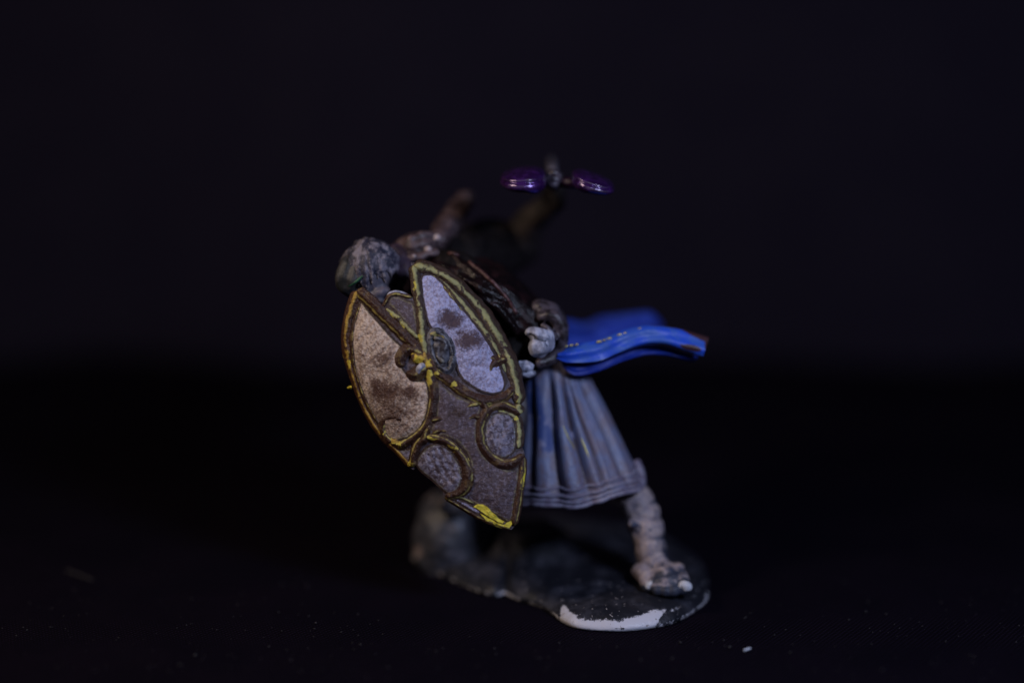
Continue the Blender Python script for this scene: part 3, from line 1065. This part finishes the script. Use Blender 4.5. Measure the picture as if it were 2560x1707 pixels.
# ---- sash: three tails of cloth blown to the right
def ribbon(name, top, bot, dt, db, mat, kfun=None, th=.09, n=12, m=10, wave=.035, label=None):
    T, B = cr(top, n), cr(bot, n)
    L = min(len(T), len(B))
    V, F, K = [], [], []
    for side in (0, 1):
        for i in range(L):
            for j in range(m + 1):
                u = j / m
                x = T[i][0] * (1 - u) + B[i][0] * u
                y = T[i][1] * (1 - u) + B[i][1] * u
                s = i / (L - 1)
                d = dt(s) * (1 - u) + db(s) * u - .12 * math.sin(math.pi * u) + wave * math.sin(u * 9 + s * 5) + .05 * nz(x, y, 0, .02)
                V.append(P(x, y, d + side * th))
                K.append(kfun(x, y, u, s) if kfun else 0.0)
    W = m + 1
    o2 = L * W
    for i in range(L - 1):
        for j in range(m):
            a = i * W + j
            F.append([a, a + 1, a + W + 1, a + W])
            F.append([o2 + a, o2 + a + W, o2 + a + W + 1, o2 + a + 1])
    for i in range(L - 1):
        for j in (0, m):
            a = i * W + j
            F.append([a, a + W, o2 + a + W, o2 + a])
    for j in range(m):
        for i in (0, L - 1):
            a = i * W + j
            F.append([a, a + 1, o2 + a + 1, o2 + a])
    return autosmooth(mesh_obj(name, V, F, mat, body, K, label=label), 50)


def ktail(x, y, u, s):
    a = 1.0 * sm(1668, 1735, x) * (1 - sm(.02, .10 + .42 * sm(1690, 1772, x), u))
    b = math.exp(-(((x - 1728) / 34) ** 2 + ((y - 869 - (x - 1728) * .2) / 9) ** 2)) * 1.0
    c = sm(1752, 1772, x) * .9
    e = .62 * (1 - sm(.0, .08, u)) * sm(1560, 1640, x)
    return max(a, b, c, e)


ribbon("sash_tail", [(1396, 876), (1430, 862), (1500, 848), (1560, 824), (1620, 813), (1690, 820), (1740, 834), (1772, 844)],
       [(1392, 896), (1425, 906), (1495, 902), (1545, 882), (1600, 862), (1660, 860), (1715, 877), (1758, 890)],
       lambda s: 1.1 + .35 * s, lambda s: .95 + .25 * s, 'sash', ktail, .12, label="bright cobalt sash tail with a brown chipped end")
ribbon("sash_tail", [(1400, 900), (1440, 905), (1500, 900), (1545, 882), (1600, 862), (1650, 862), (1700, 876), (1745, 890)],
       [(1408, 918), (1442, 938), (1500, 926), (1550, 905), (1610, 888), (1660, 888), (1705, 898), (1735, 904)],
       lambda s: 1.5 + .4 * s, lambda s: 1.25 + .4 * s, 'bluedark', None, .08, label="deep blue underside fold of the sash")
ribbon("sash_tail", [(1395, 800), (1425, 800), (1460, 806), (1500, 790), (1540, 786), (1590, 780), (1628, 780), (1655, 806)],
       [(1395, 900), (1430, 895), (1480, 890), (1520, 880), (1560, 870), (1600, 858), (1640, 852), (1660, 850)],
       lambda s: 4.8 + 1.0 * s, lambda s: 3.2 + .8 * s, 'sashback', None, .1, wave=.14, label="blurred blue sash tail blowing behind the front one")
for i, (x, y, r) in enumerate(((1415, 866, 4), (1428, 863, 5), (1442, 861, 4), (1498, 854, 6), (1511, 850, 4), (1524, 846, 5), (1549, 837, 6), (1563, 832, 4), (1575, 831, 4), (1599, 822, 5))):
    cl = Clay()
    cl.ell(P(x, y, 1.02 + .2 * i / 10), (RT * r * 1.3 / 100 + UP * .012, UP * r * .6 / 100, FW * .03), 0, 2)
    cl.build("gold_fleck", ['goldfleck'], body, .012, 1)

# ---- axe
axe = group_part("battle_axe", "purple metallic double-bladed axe held overhead")
V, F = tube_geo([(P(1350, 545, 4.6), .07), (P(1384, 480, 3.9), .075), (P(1383, 452, 2.4), .08), (P(1383, 448, 1.9), .08)], 12)
mesh_obj("haft", V, F, 'darkskin', axe)
cl = Clay()
cl.limb([L_(1383, 450, 2.4, 27), L_(1384, 448, 1.7, 25)], 0)
cl.ell(P(1384, 462, 1.55), (RT * .16, UP * .10, FW * .2), 0)
cl.limb([L_(1358, 456, 1.7, 10), L_(1383, 432, 1.5, 11), L_(1410, 456, 1.7, 10)], 0, 4, 8)
cl.limb([L_(1406, 452, 2.0, 10), L_(1420, 456, 1.9, 9)], 0)
cl.build("socket", ['dsteel'], axe, .03, 2, None, lambda c: .02 * mnoise.noise(c * 5))
tube("spike", [(P(1383, 434, 2.6), .12), (P(1380, 416, 4.6), .10), (P(1379, 404, 5.4), .08), (P(1378, 393, 5.8), .02)], 'spike', axe, 10)


def blade(cx, cy, d, w_, h_, dep, slope, sgn):
    bm = bmesh.new()
    bmesh.ops.create_uvsphere(bm, u_segments=48, v_segments=32, radius=1)
    out = []
    bm.verts.index_update()
    for v in bm.verts:
        x, y, z = v.co          # x outward, y depth, z up
        sx = math.copysign(abs(x) ** .75, x)
        # chamfered plate: a flat top bevel and a ridge along the middle of the rim
        zz = math.copysign(abs(z) ** .8, z) * (1 - .25 * sx * sgn)
        rid = .06 * math.exp(-((z - .16) / .10) ** 2) * (1 - abs(z))
        q = P(cx, cy, d) + Vector((sx * w_ * (1 - rid), y * dep * (1 - rid * 1.5), zz * h_ + slope * sx * w_))
        q += Vector((0, mnoise.noise(q * 4) * .03, mnoise.noise(q * 5) * .02))
        out.append(q)
    F = [[v.index for v in f.verts] for f in bm.faces]
    bm.free()
    return mesh_obj("axe_blade", out, F, 'purple', axe)


blade(1308, 450, 1.3, .60, .30, .85, .0, -1)
blade(1482, 458, 1.3, .56, .24, .80, -.24, 1)
V, F = tube_geo([(P(1400, 455, 1.7), .14), (P(1450, 459, 1.5), .16)], 12)
mesh_obj("blade_neck", V, F, 'purpledark', axe)

# ---- shield
shield = group_part("shield", "long pointed shield with raised gold tracery over pale and mauve panels")
AX = np.array((.452, .892))
PE = np.array((.892, -.452))
O_ = np.array((961., 694.))


def dsh(px, py):
    q = np.array((px, py)) - O_
    v = q @ AX
    u = q @ PE
    return -.28 + .62 * (u / 190) ** 2 + .16 * ((v - 380) / 350) ** 2 + .05 * nz(px, py, 0, .012)


outline = ([(893, 723), (880, 760), (868, 795), (862, 850), (867, 895), (876, 925), (890, 975), (908, 1020), (930, 1058), (952, 1092), (975, 1118), (1003, 1143), (1026, 1170), (1034, 1173), (1040, 1168), (1062, 1182), (1090, 1207), (1106, 1222),
            (1108, 1236), (1118, 1246), (1150, 1266), (1185, 1288), (1225, 1306), (1262, 1318), (1278, 1324), (1286, 1318), (1292, 1290), (1298, 1245), (1304, 1210), (1309, 1170), (1312, 1138),
            (1308, 1122), (1296, 1110), (1296, 1045), (1304, 1035), (1305, 1012), (1300, 970), (1293, 935), (1276, 888), (1252, 838), (1225, 795), (1192, 752), (1160, 718), (1124, 690), (1085, 670), (1045, 657), (1027, 656),
            (1030, 700), (1033, 742), (1018, 744), (1000, 737), (982, 735), (974, 744), (966, 760), (957, 770), (945, 765)])
slab("shield_board", outline, dsh, .16, 'board', shield, 8, None, jag=2.0)


def panel(name, pts, mat, kfun=None, lift=.03, rel=0.0, step=5, label=None, rough=.012, smooth=True, grooves=(), jag=0.0):
    poly = [tuple(p) for p in cr(pts, 5, True)] if smooth else pts

    def f(x, y):
        e = seg_dist(x, y, poly, True)
        g = max([math.exp(-(seg_dist(x, y, q) / w_) ** 2) * a_ for q, w_, a_ in grooves] or [0])
        return dsh(x, y) - lift - rel * sm(0, 26, e) - rough * nz(x, y, 2, .10) - rough * nz(x, y, 6, .035) + g
    return slab(name, poly, f, .0, mat, shield, step, kfun, label, jag=jag, back=lambda x, y: dsh(x, y) + .06,
                gfun=lambda x, y: 1 - sm(0, 20, seg_dist(x, y, poly, True)))


def spots(lst):
    def f(x, y):
        x, y = (x + 15 * nz(x, y, 3, .03) + 9 * nz(x, y, 4, .08), y + 15 * nz(x, y, 8, .03) + 9 * nz(x, y, 9, .08))
        return max(a * math.exp(-(((x - cx) / rx) ** 2 + ((y - cy) / ry) ** 2)) for cx, cy, rx, ry, a in lst)
    return f


leftleaf = [(903, 752), (925, 778), (955, 812), (985, 846), (1008, 868), (1000, 890), (1012, 925), (1040, 945), (1068, 955), (1074, 1000), (1066, 1045), (1045, 1078), (1012, 1098), (978, 1100), (948, 1068), (920, 1022), (898, 970), (882, 915), (876, 860), (882, 805), (892, 765)]
panel("panel", leftleaf, 'beige', (lambda f: lambda x, y: f(x, y) - .5 * math.exp(-(seg_dist(x, y, [(922, 893), (966, 849)]) / 5) ** 2) - .3 * math.exp(-(seg_dist(x, y, [(1000, 880), (986, 905)]) / 9) ** 2))(spots([(965, 900, 62, 30, .62), (975, 985, 66, 52, .74), (943, 975, 22, 44, .80), (1028, 985, 26, 26, .80), (950, 868, 20, 16, .55), (905, 885, 24, 16, .5), (985, 1030, 80, 40, .62), (1000, 1070, 70, 40, .48), (905, 930, 30, 50, .42), (980, 940, 80, 70, .40), (935, 1010, 30, 50, .45)])), .03, .05, 4,
      "pale beige panel rubbed with brown", .025)
rightleaf = [(1053, 690), (1075, 684), (1100, 698), (1132, 735), (1165, 778), (1200, 822), (1232, 872), (1254, 920), (1264, 955), (1258, 978), (1236, 986), (1205, 980), (1170, 960), (1146, 935), (1136, 900), (1120, 850), (1092, 830), (1072, 815), (1060, 770), (1052, 725)]
panel("panel", rightleaf, 'lavender', spots([(1127, 800, 44, 30, .85), (1173, 852, 50, 34, .85), (1150, 905, 46, 26, .42), (1190, 905, 70, 16, .46), (1110, 740, 34, 40, .30), (1215, 880, 36, 36, .38), (1150, 780, 70, 60, .40), (1190, 950, 70, 30, .36), (1205, 840, 30, 60, .40), (1080, 720, 30, 40, .30), (1140, 860, 30, 40, .42)]), .03, .05, 4,
      "lavender panel with dark brown blotches", .02)
panel("panel", [(972, 745), (985, 738), (1003, 742), (1022, 750), (1036, 756), (1044, 800), (1048, 838), (1030, 828), (1005, 800), (985, 776), (970, 762)], 'mauve', None, .02, .02, 5, "small mauve panel between the two gold bars")
panel("panel", [(1090, 945), (1110, 962), (1140, 985), (1180, 1002), (1206, 1012), (1196, 1050), (1194, 1090), (1206, 1130), (1240, 1160), (1280, 1172), (1300, 1160), (1298, 1200), (1290, 1250), (1278, 1305), (1240, 1288), (1180, 1258), (1135, 1246), (1165, 1228), (1178, 1190), (1168, 1140), (1140, 1105), (1105, 1090), (1070, 1086), (1084, 1050), (1092, 1000)], 'mauve',
      spots([(1140, 1030, 34, 26, .75), (1125, 985, 26, 40, .12), (1240, 1220, 60, 50, .28), (1100, 1075, 20, 20, .4)]), .025, .03, 5, "mauve brown panel down the middle of the shield", .02)
panel("panel", [(1058, 1122), (1085, 1108), (1112, 1114), (1138, 1138), (1154, 1170), (1156, 1202), (1142, 1228), (1116, 1234), (1084, 1206), (1046, 1174), (1040, 1150)], 'grey_panel', None, .03, .05, 3, "streaked grey oval panel at the lower left rim", .010,
      grooves=[([(1086, 1128), (1104, 1168), (1124, 1200)], 6, .05), ([(1100, 1124), (1118, 1158), (1134, 1190)], 5, .045), ([(1072, 1138), (1088, 1172), (1110, 1204)], 5, .04)])
panel("panel", [(1240, 1030), (1268, 1032), (1288, 1052), (1293, 1090), (1288, 1128), (1262, 1146), (1232, 1140), (1213, 1110), (1210, 1075), (1218, 1045)], 'grey_panel', spots([(1235, 1085, 20, 36, .3)]), .03, .06, 4, "streaked grey oval panel at the right rim", .03)
panel("panel", [(960, 1098), (985, 1115), (1010, 1122), (1028, 1120), (1030, 1150), (1018, 1152), (990, 1130), (968, 1110)], 'grey_panel', None, .02, .02, 5, "narrow grey panel under the left leaf")
panel("rim_strip", [(1122, 1240), (1150, 1246), (1195, 1268), (1212, 1284), (1195, 1288), (1150, 1262)], 'lavender', None, .035, .01, 4, "pale chip along the lower rim", smooth=False)

# yellow over-painted patch at the point, two thick strokes
panel("yellow_patch", [(1184, 1266), (1194, 1259), (1206, 1260), (1220, 1268), (1232, 1281), (1246, 1294), (1264, 1305), (1256, 1308), (1236, 1299), (1216, 1287), (1200, 1275)], 'yellow', None, .07, .03, 3, "thick bright yellow paint near the lower point", .04, smooth=False, jag=3.0)
panel("yellow_patch", [(1200, 1284), (1214, 1290), (1238, 1303), (1258, 1312), (1270, 1304), (1279, 1301), (1281, 1309), (1272, 1318), (1258, 1317), (1236, 1309), (1212, 1297)], 'yellow', None, .065, .02, 3, "thin bright yellow stroke on the very tip", .04, smooth=False, jag=3.0)
# pale line along the scalloped top edge
ridge("rim", [(957, 768), (966, 752), (974, 741), (988, 735), (1006, 738), (1030, 744)], [3, 4, 5, 5, 5, 4], dsh, 'gold_dark', shield, .01)
ridge("rim_chip", [(968, 741), (976, 733), (990, 730), (1008, 733), (1024, 739)], [1.5, 2.5, 3, 2.5, 1.5], dsh, 'steel', shield, .0)

R = lambda nm, pts, r, mt, lift=.02, k=None, **kw: ridge(nm, pts, r, dsh, mt, shield, lift, k=(lambda x, y: 1.22 * k(x, y)) if k else None, **kw)
one = lambda lst: spots(lst)
# outer left rim
R("rim", [(892, 728), (880, 762), (869, 800), (864, 850), (870, 898), (882, 942), (898, 990), (918, 1034), (942, 1072), (966, 1100), (1000, 1136), (1028, 1166)], [9, 9, 8, 8, 7, 6, 5, 5, 6, 6, 5, 6], 'gold_brown',
  k=one([(867, 900, 14, 60, .45), (875, 830, 8, 30, .3), (900, 1000, 16, 60, .35), (1029, 1168, 10, 10, .9)]))
# inner rim line of the left leaf
R("rim", [(902, 758), (888, 800), (880, 850), (884, 905), (898, 960), (918, 1010), (945, 1056)], [4, 5, 5, 5, 5, 6, 5], 'gold_dark', k=one([(900, 980, 16, 30, .2)]))
# left bar
R("bar", [(892, 726), (918, 748), (945, 775), (968, 798), (992, 822), (1018, 848), (1042, 872), (1066, 898)], [11, 12, 12, 11, 11, 11, 11, 12], 'gold_dark', side=-1, lift=.03, k=one([(897, 732, 16, 16, .15)]))
R("bar", [(966, 772), (988, 790), (1008, 808), (1028, 828), (1048, 846)], [6, 8, 9, 8, 6], 'gold_green', .01, k=one([(1000, 800, 60, 40, .45)]), flat=.5)
# right bar
R("bar", [(1034, 664), (1039, 695), (1043, 725), (1049, 765), (1053, 800), (1056, 840), (1062, 878), (1074, 910)], [11, 10, 10, 9, 10, 10, 11, 12], 'gold_green', .03, k=one([(1043, 722, 10, 22, .7), (1056, 845, 14, 40, .45)]))
# outer right rim
R("rim", [(1036, 664), (1070, 670), (1105, 684), (1140, 708), (1172, 738), (1205, 776), (1235, 822), (1260, 868), (1280, 915), (1291, 960), (1298, 1010)], [12, 11, 11, 11, 10, 11, 12, 12, 13, 12, 11], 'gold_green', .03,
  k=one([(1275, 890, 16, 30, .45), (1240, 815, 12, 20, .3), (1290, 1000, 10, 26, .6)]))
R("rim", [(1062, 684), (1095, 694), (1128, 724), (1160, 762), (1190, 800), (1222, 842), (1248, 886), (1264, 930)], [4, 5, 6, 8, 9, 8, 6, 5], 'gold_green', .0, flat=.6)
R("rim", [(1070, 690), (1098, 706), (1130, 742), (1162, 786)], [3, 6, 7, 5], 'gold_dark', .0)
# under the right leaf
R("tracery", [(1070, 905), (1092, 932), (1118, 950), (1142, 968), (1172, 988), (1205, 1000), (1238, 1000), (1268, 988), (1286, 968)], [12, 11, 10, 10, 10, 10, 10, 9, 7], 'gold_dark', side=-1, lift=.03, k=one([(1090, 930, 26, 20, .5), (1135, 962, 14, 10, .6)]))
# right side of the left leaf
R("tracery", [(1070, 908), (1078, 945), (1083, 985), (1079, 1020), (1070, 1052), (1052, 1080), (1026, 1100), (998, 1112), (975, 1106)], [13, 12, 10, 9, 9, 9, 9, 9, 8], 'gold_dark', side=-1, lift=.03, k=one([(1074, 945, 14, 40, .7), (1000, 1112, 26, 14, .5), (985, 1106, 20, 14, .5)]))
# hook at the foot of the left leaf
R("scroll", [(978, 1108), (962, 1092), (954, 1070), (962, 1050), (980, 1043), (998, 1048), (1006, 1060)], [9, 9, 8, 8, 8, 7, 5], 'gold_dark', side=-1, lift=.035, k=one([(958, 1075, 10, 20, .45)]))
R("scroll", [(966, 1098), (985, 1106), (1000, 1112)], [10, 13, 10], 'gold_brown', .02, k=one([(980, 1104, 30, 16, .6)]), flat=.5)
# lower left loop
R("tracery", [(1030, 1166), (1034, 1140), (1044, 1112), (1062, 1096), (1090, 1096), (1118, 1106), (1142, 1126), (1160, 1152), (1170, 1182), (1168, 1210), (1152, 1230), (1128, 1240), (1114, 1240)], [8, 8, 9, 9, 9, 8, 8, 9, 12, 12, 10, 9, 8], 'gold_dark', side=1, lift=.035,
  k=one([(1032, 1160, 10, 20, .5), (1075, 1090, 26, 8, .6), (1135, 1118, 26, 12, .5), (1172, 1155, 12, 26, .45)]))
R("tracery", [(1048, 1110), (1062, 1086), (1072, 1060)], [8, 9, 8], 'gold_dark', .03)
# lower right loop
R("tracery", [(1204, 1004), (1218, 1022), (1206, 1045), (1200, 1075), (1203, 1105), (1216, 1130), (1238, 1150), (1262, 1160), (1288, 1154), (1310, 1138)], [9, 9, 9, 8, 9, 9, 10, 10, 9, 8], 'gold_dark', side=1, lift=.035, k=one([(1206, 1040, 8, 20, .3), (1220, 1130, 10, 10, .3)]))
R("tracery", [(1212, 1036), (1230, 1018), (1256, 1012), (1280, 1022), (1302, 1034)], [7, 8, 9, 9, 9], 'gold_dark', side=1, lift=.035, k=one([(1222, 1018, 14, 12, .4)]))
R("tracery", [(1246, 1026), (1272, 1034), (1292, 1050), (1298, 1085), (1295, 1120)], [5, 7, 9, 9, 8], 'gold_green', .01, k=one([(1278, 1036, 16, 12, .7)]), flat=.6)
R("tracery", [(1300, 1010), (1296, 1022), (1303, 1034)], [10, 10, 9], 'gold_green', .03)
# right bar to the point
R("rim", [(1308, 1142), (1306, 1180), (1300, 1220), (1294, 1262), (1284, 1312)], [7, 7, 7, 8, 8], 'gold_dark', side=1, lift=.03, k=one([(1305, 1190, 7, 40, .5)]))
R("rim", [(1311, 1146), (1309, 1180), (1305, 1210), (1301, 1240)], [3, 4, 4, 2], 'yellow', .035)
R("rim", [(1112, 1243), (1150, 1266), (1192, 1290), (1232, 1307), (1276, 1321)], [4, 4, 4, 5, 5], 'gold_dark', .02, k=one([(1240, 1310, 40, 10, .6)]))
R("rim", [(1120, 1238), (1150, 1243), (1185, 1258)], [4, 5, 4], 'gold_green', .01)
# spurs and thorns
R("thorn", [(1284, 900), (1262, 896), (1244, 902), (1230, 914), (1226, 930)], [9, 9, 9, 9, 5], 'gold_dark', .04)
R("thorn", [(1244, 902), (1232, 894), (1226, 896)], [6, 5, 4], 'gold_dark', .04)
R("thorn", [(1252, 898), (1246, 886)], [5, 3], 'gold_dark', .04)
R("thorn", [(1160, 1022), (1178, 1012), (1196, 1010)], [3, 6, 8], 'gold_dark', .03)
R("thorn", [(1168, 1048), (1186, 1040), (1202, 1044)], [3, 6, 7], 'gold_dark', .03)
R("thorn", [(1108, 1046), (1092, 1048), (1080, 1052)], [3, 6, 7], 'gold_dark', .03)
R("thorn", [(1118, 1078), (1100, 1076), (1082, 1082)], [3, 6, 8], 'gold_dark', .03)
R("thorn", [(880, 968), (868, 970)], [4, 1.5], 'yellow', .0)
# fleur at the crossing
R("fleur", [(1060, 890), (1038, 874), (1016, 874), (1003, 888), (1000, 906), (1010, 916)], [11, 11, 11, 11, 10, 6], 'gold_dark', .05)
R("fleur", [(1066, 902), (1046, 892), (1030, 900)], [11, 13, 8], 'gold_brown', .09, k=one([(1040, 893, 20, 14, .8)]))
R("fleur", [(1066, 915), (1052, 928), (1034, 938), (1016, 932)], [11, 14, 13, 5], 'gold_dark', .05, k=one([(1020, 940, 12, 8, .4)]))
R("fleur", [(1060, 908), (1050, 922), (1046, 936)], [5, 7, 5], 'steel', .13)
R("fleur", [(1060, 880), (1068, 905), (1082, 925)], [10, 13, 11], 'gold_brown', .07, k=one([(1070, 905, 20, 30, .6)]))
# round boss
bosspts = [(1104 + 27 * math.cos(a) + 5 * math.sin(a), 876 + 46 * math.sin(a) + 12 * math.cos(a)) for a in np.linspace(0, 2 * math.pi, 15)]
R("boss", bosspts, 8, 'boss', .05, k=one([(1092, 838, 16, 8, .8)]))
cl = Clay()
cl.ell(P(1103, 876, dsh(1103, 876) - .02), (RT * .22 - UP * .05, UP * .38, FW * .14), 0)
cl.limb([(P(1090, 846, dsh(1090, 846) - .12), .05), (P(1106, 852, dsh(1106, 852) - .14), .055), (P(1118, 868, dsh(1118, 868) - .1), .05)], 0, 4, 8)
cl.limb([(P(1094, 890, dsh(1094, 890) - .12), .05), (P(1106, 902, dsh(1106, 902) - .12), .055)], 0, 4, 8)
cl.build("boss", ['boss'], shield, .028, 2, None, lambda c: .035 * mnoise.noise(c * 7))

# ------------------------------------------------------------------ lint on the cloth
def lint(name, pts, r, mat, label, cat):
    c = cr(pts, 5)
    m = len(c)
    V, F = tube_geo([(G(x, y, .05), r * (.6 if i in (0, m - 1) else 1)) for i, (x, y) in enumerate(c)], 6)
    o = mesh_obj(name, V, F, mat)
    o['label'] = label
    o['category'] = cat


lint("lint_fibre", [(1860, 1625), (1868, 1622), (1877, 1619)], .028, 'lint', "tiny white lint fibre on the cloth right of the base", "lint")
lint("lint_fibre", [(165, 1424), (185, 1432), (210, 1441), (232, 1449)], .028, 'greylint', "long thin grey fibre on the cloth at far left", "lint")
V, F = [], []
rnd = random.Random(3)
for i in range(420):
    px, py = rnd.uniform(-60, 2620), 1430 + 270 * rnd.random() ** .8
    if 1000 < px < 1790 and py < 1590:
        continue
    c = G(px, py, .03)
    r = rnd.uniform(.008, .022) * (1.5 if rnd.random() < .06 else 1)
    an = rnd.uniform(0, 3.14)
    u = Vector((math.cos(an), math.sin(an), 0)) * r * rnd.uniform(1, 2.2)
    v = Vector((-math.sin(an), math.cos(an), 0)) * r
    o_ = len(V)
    V += [c + u, c + v, c - u, c - v, c + Vector((0, 0, r)), c - Vector((0, 0, r))]
    F += [[o_, o_ + 1, o_ + 4], [o_ + 1, o_ + 2, o_ + 4], [o_ + 2, o_ + 3, o_ + 4], [o_ + 3, o_, o_ + 4], [o_ + 1, o_, o_ + 5], [o_ + 2, o_ + 1, o_ + 5], [o_ + 3, o_ + 2, o_ + 5], [o_, o_ + 3, o_ + 5]]
o = mesh_obj("dust", V, F, 'greylint')
o['kind'] = 'stuff'
o['label'] = 'fine pale dust specks scattered on the black cloth'
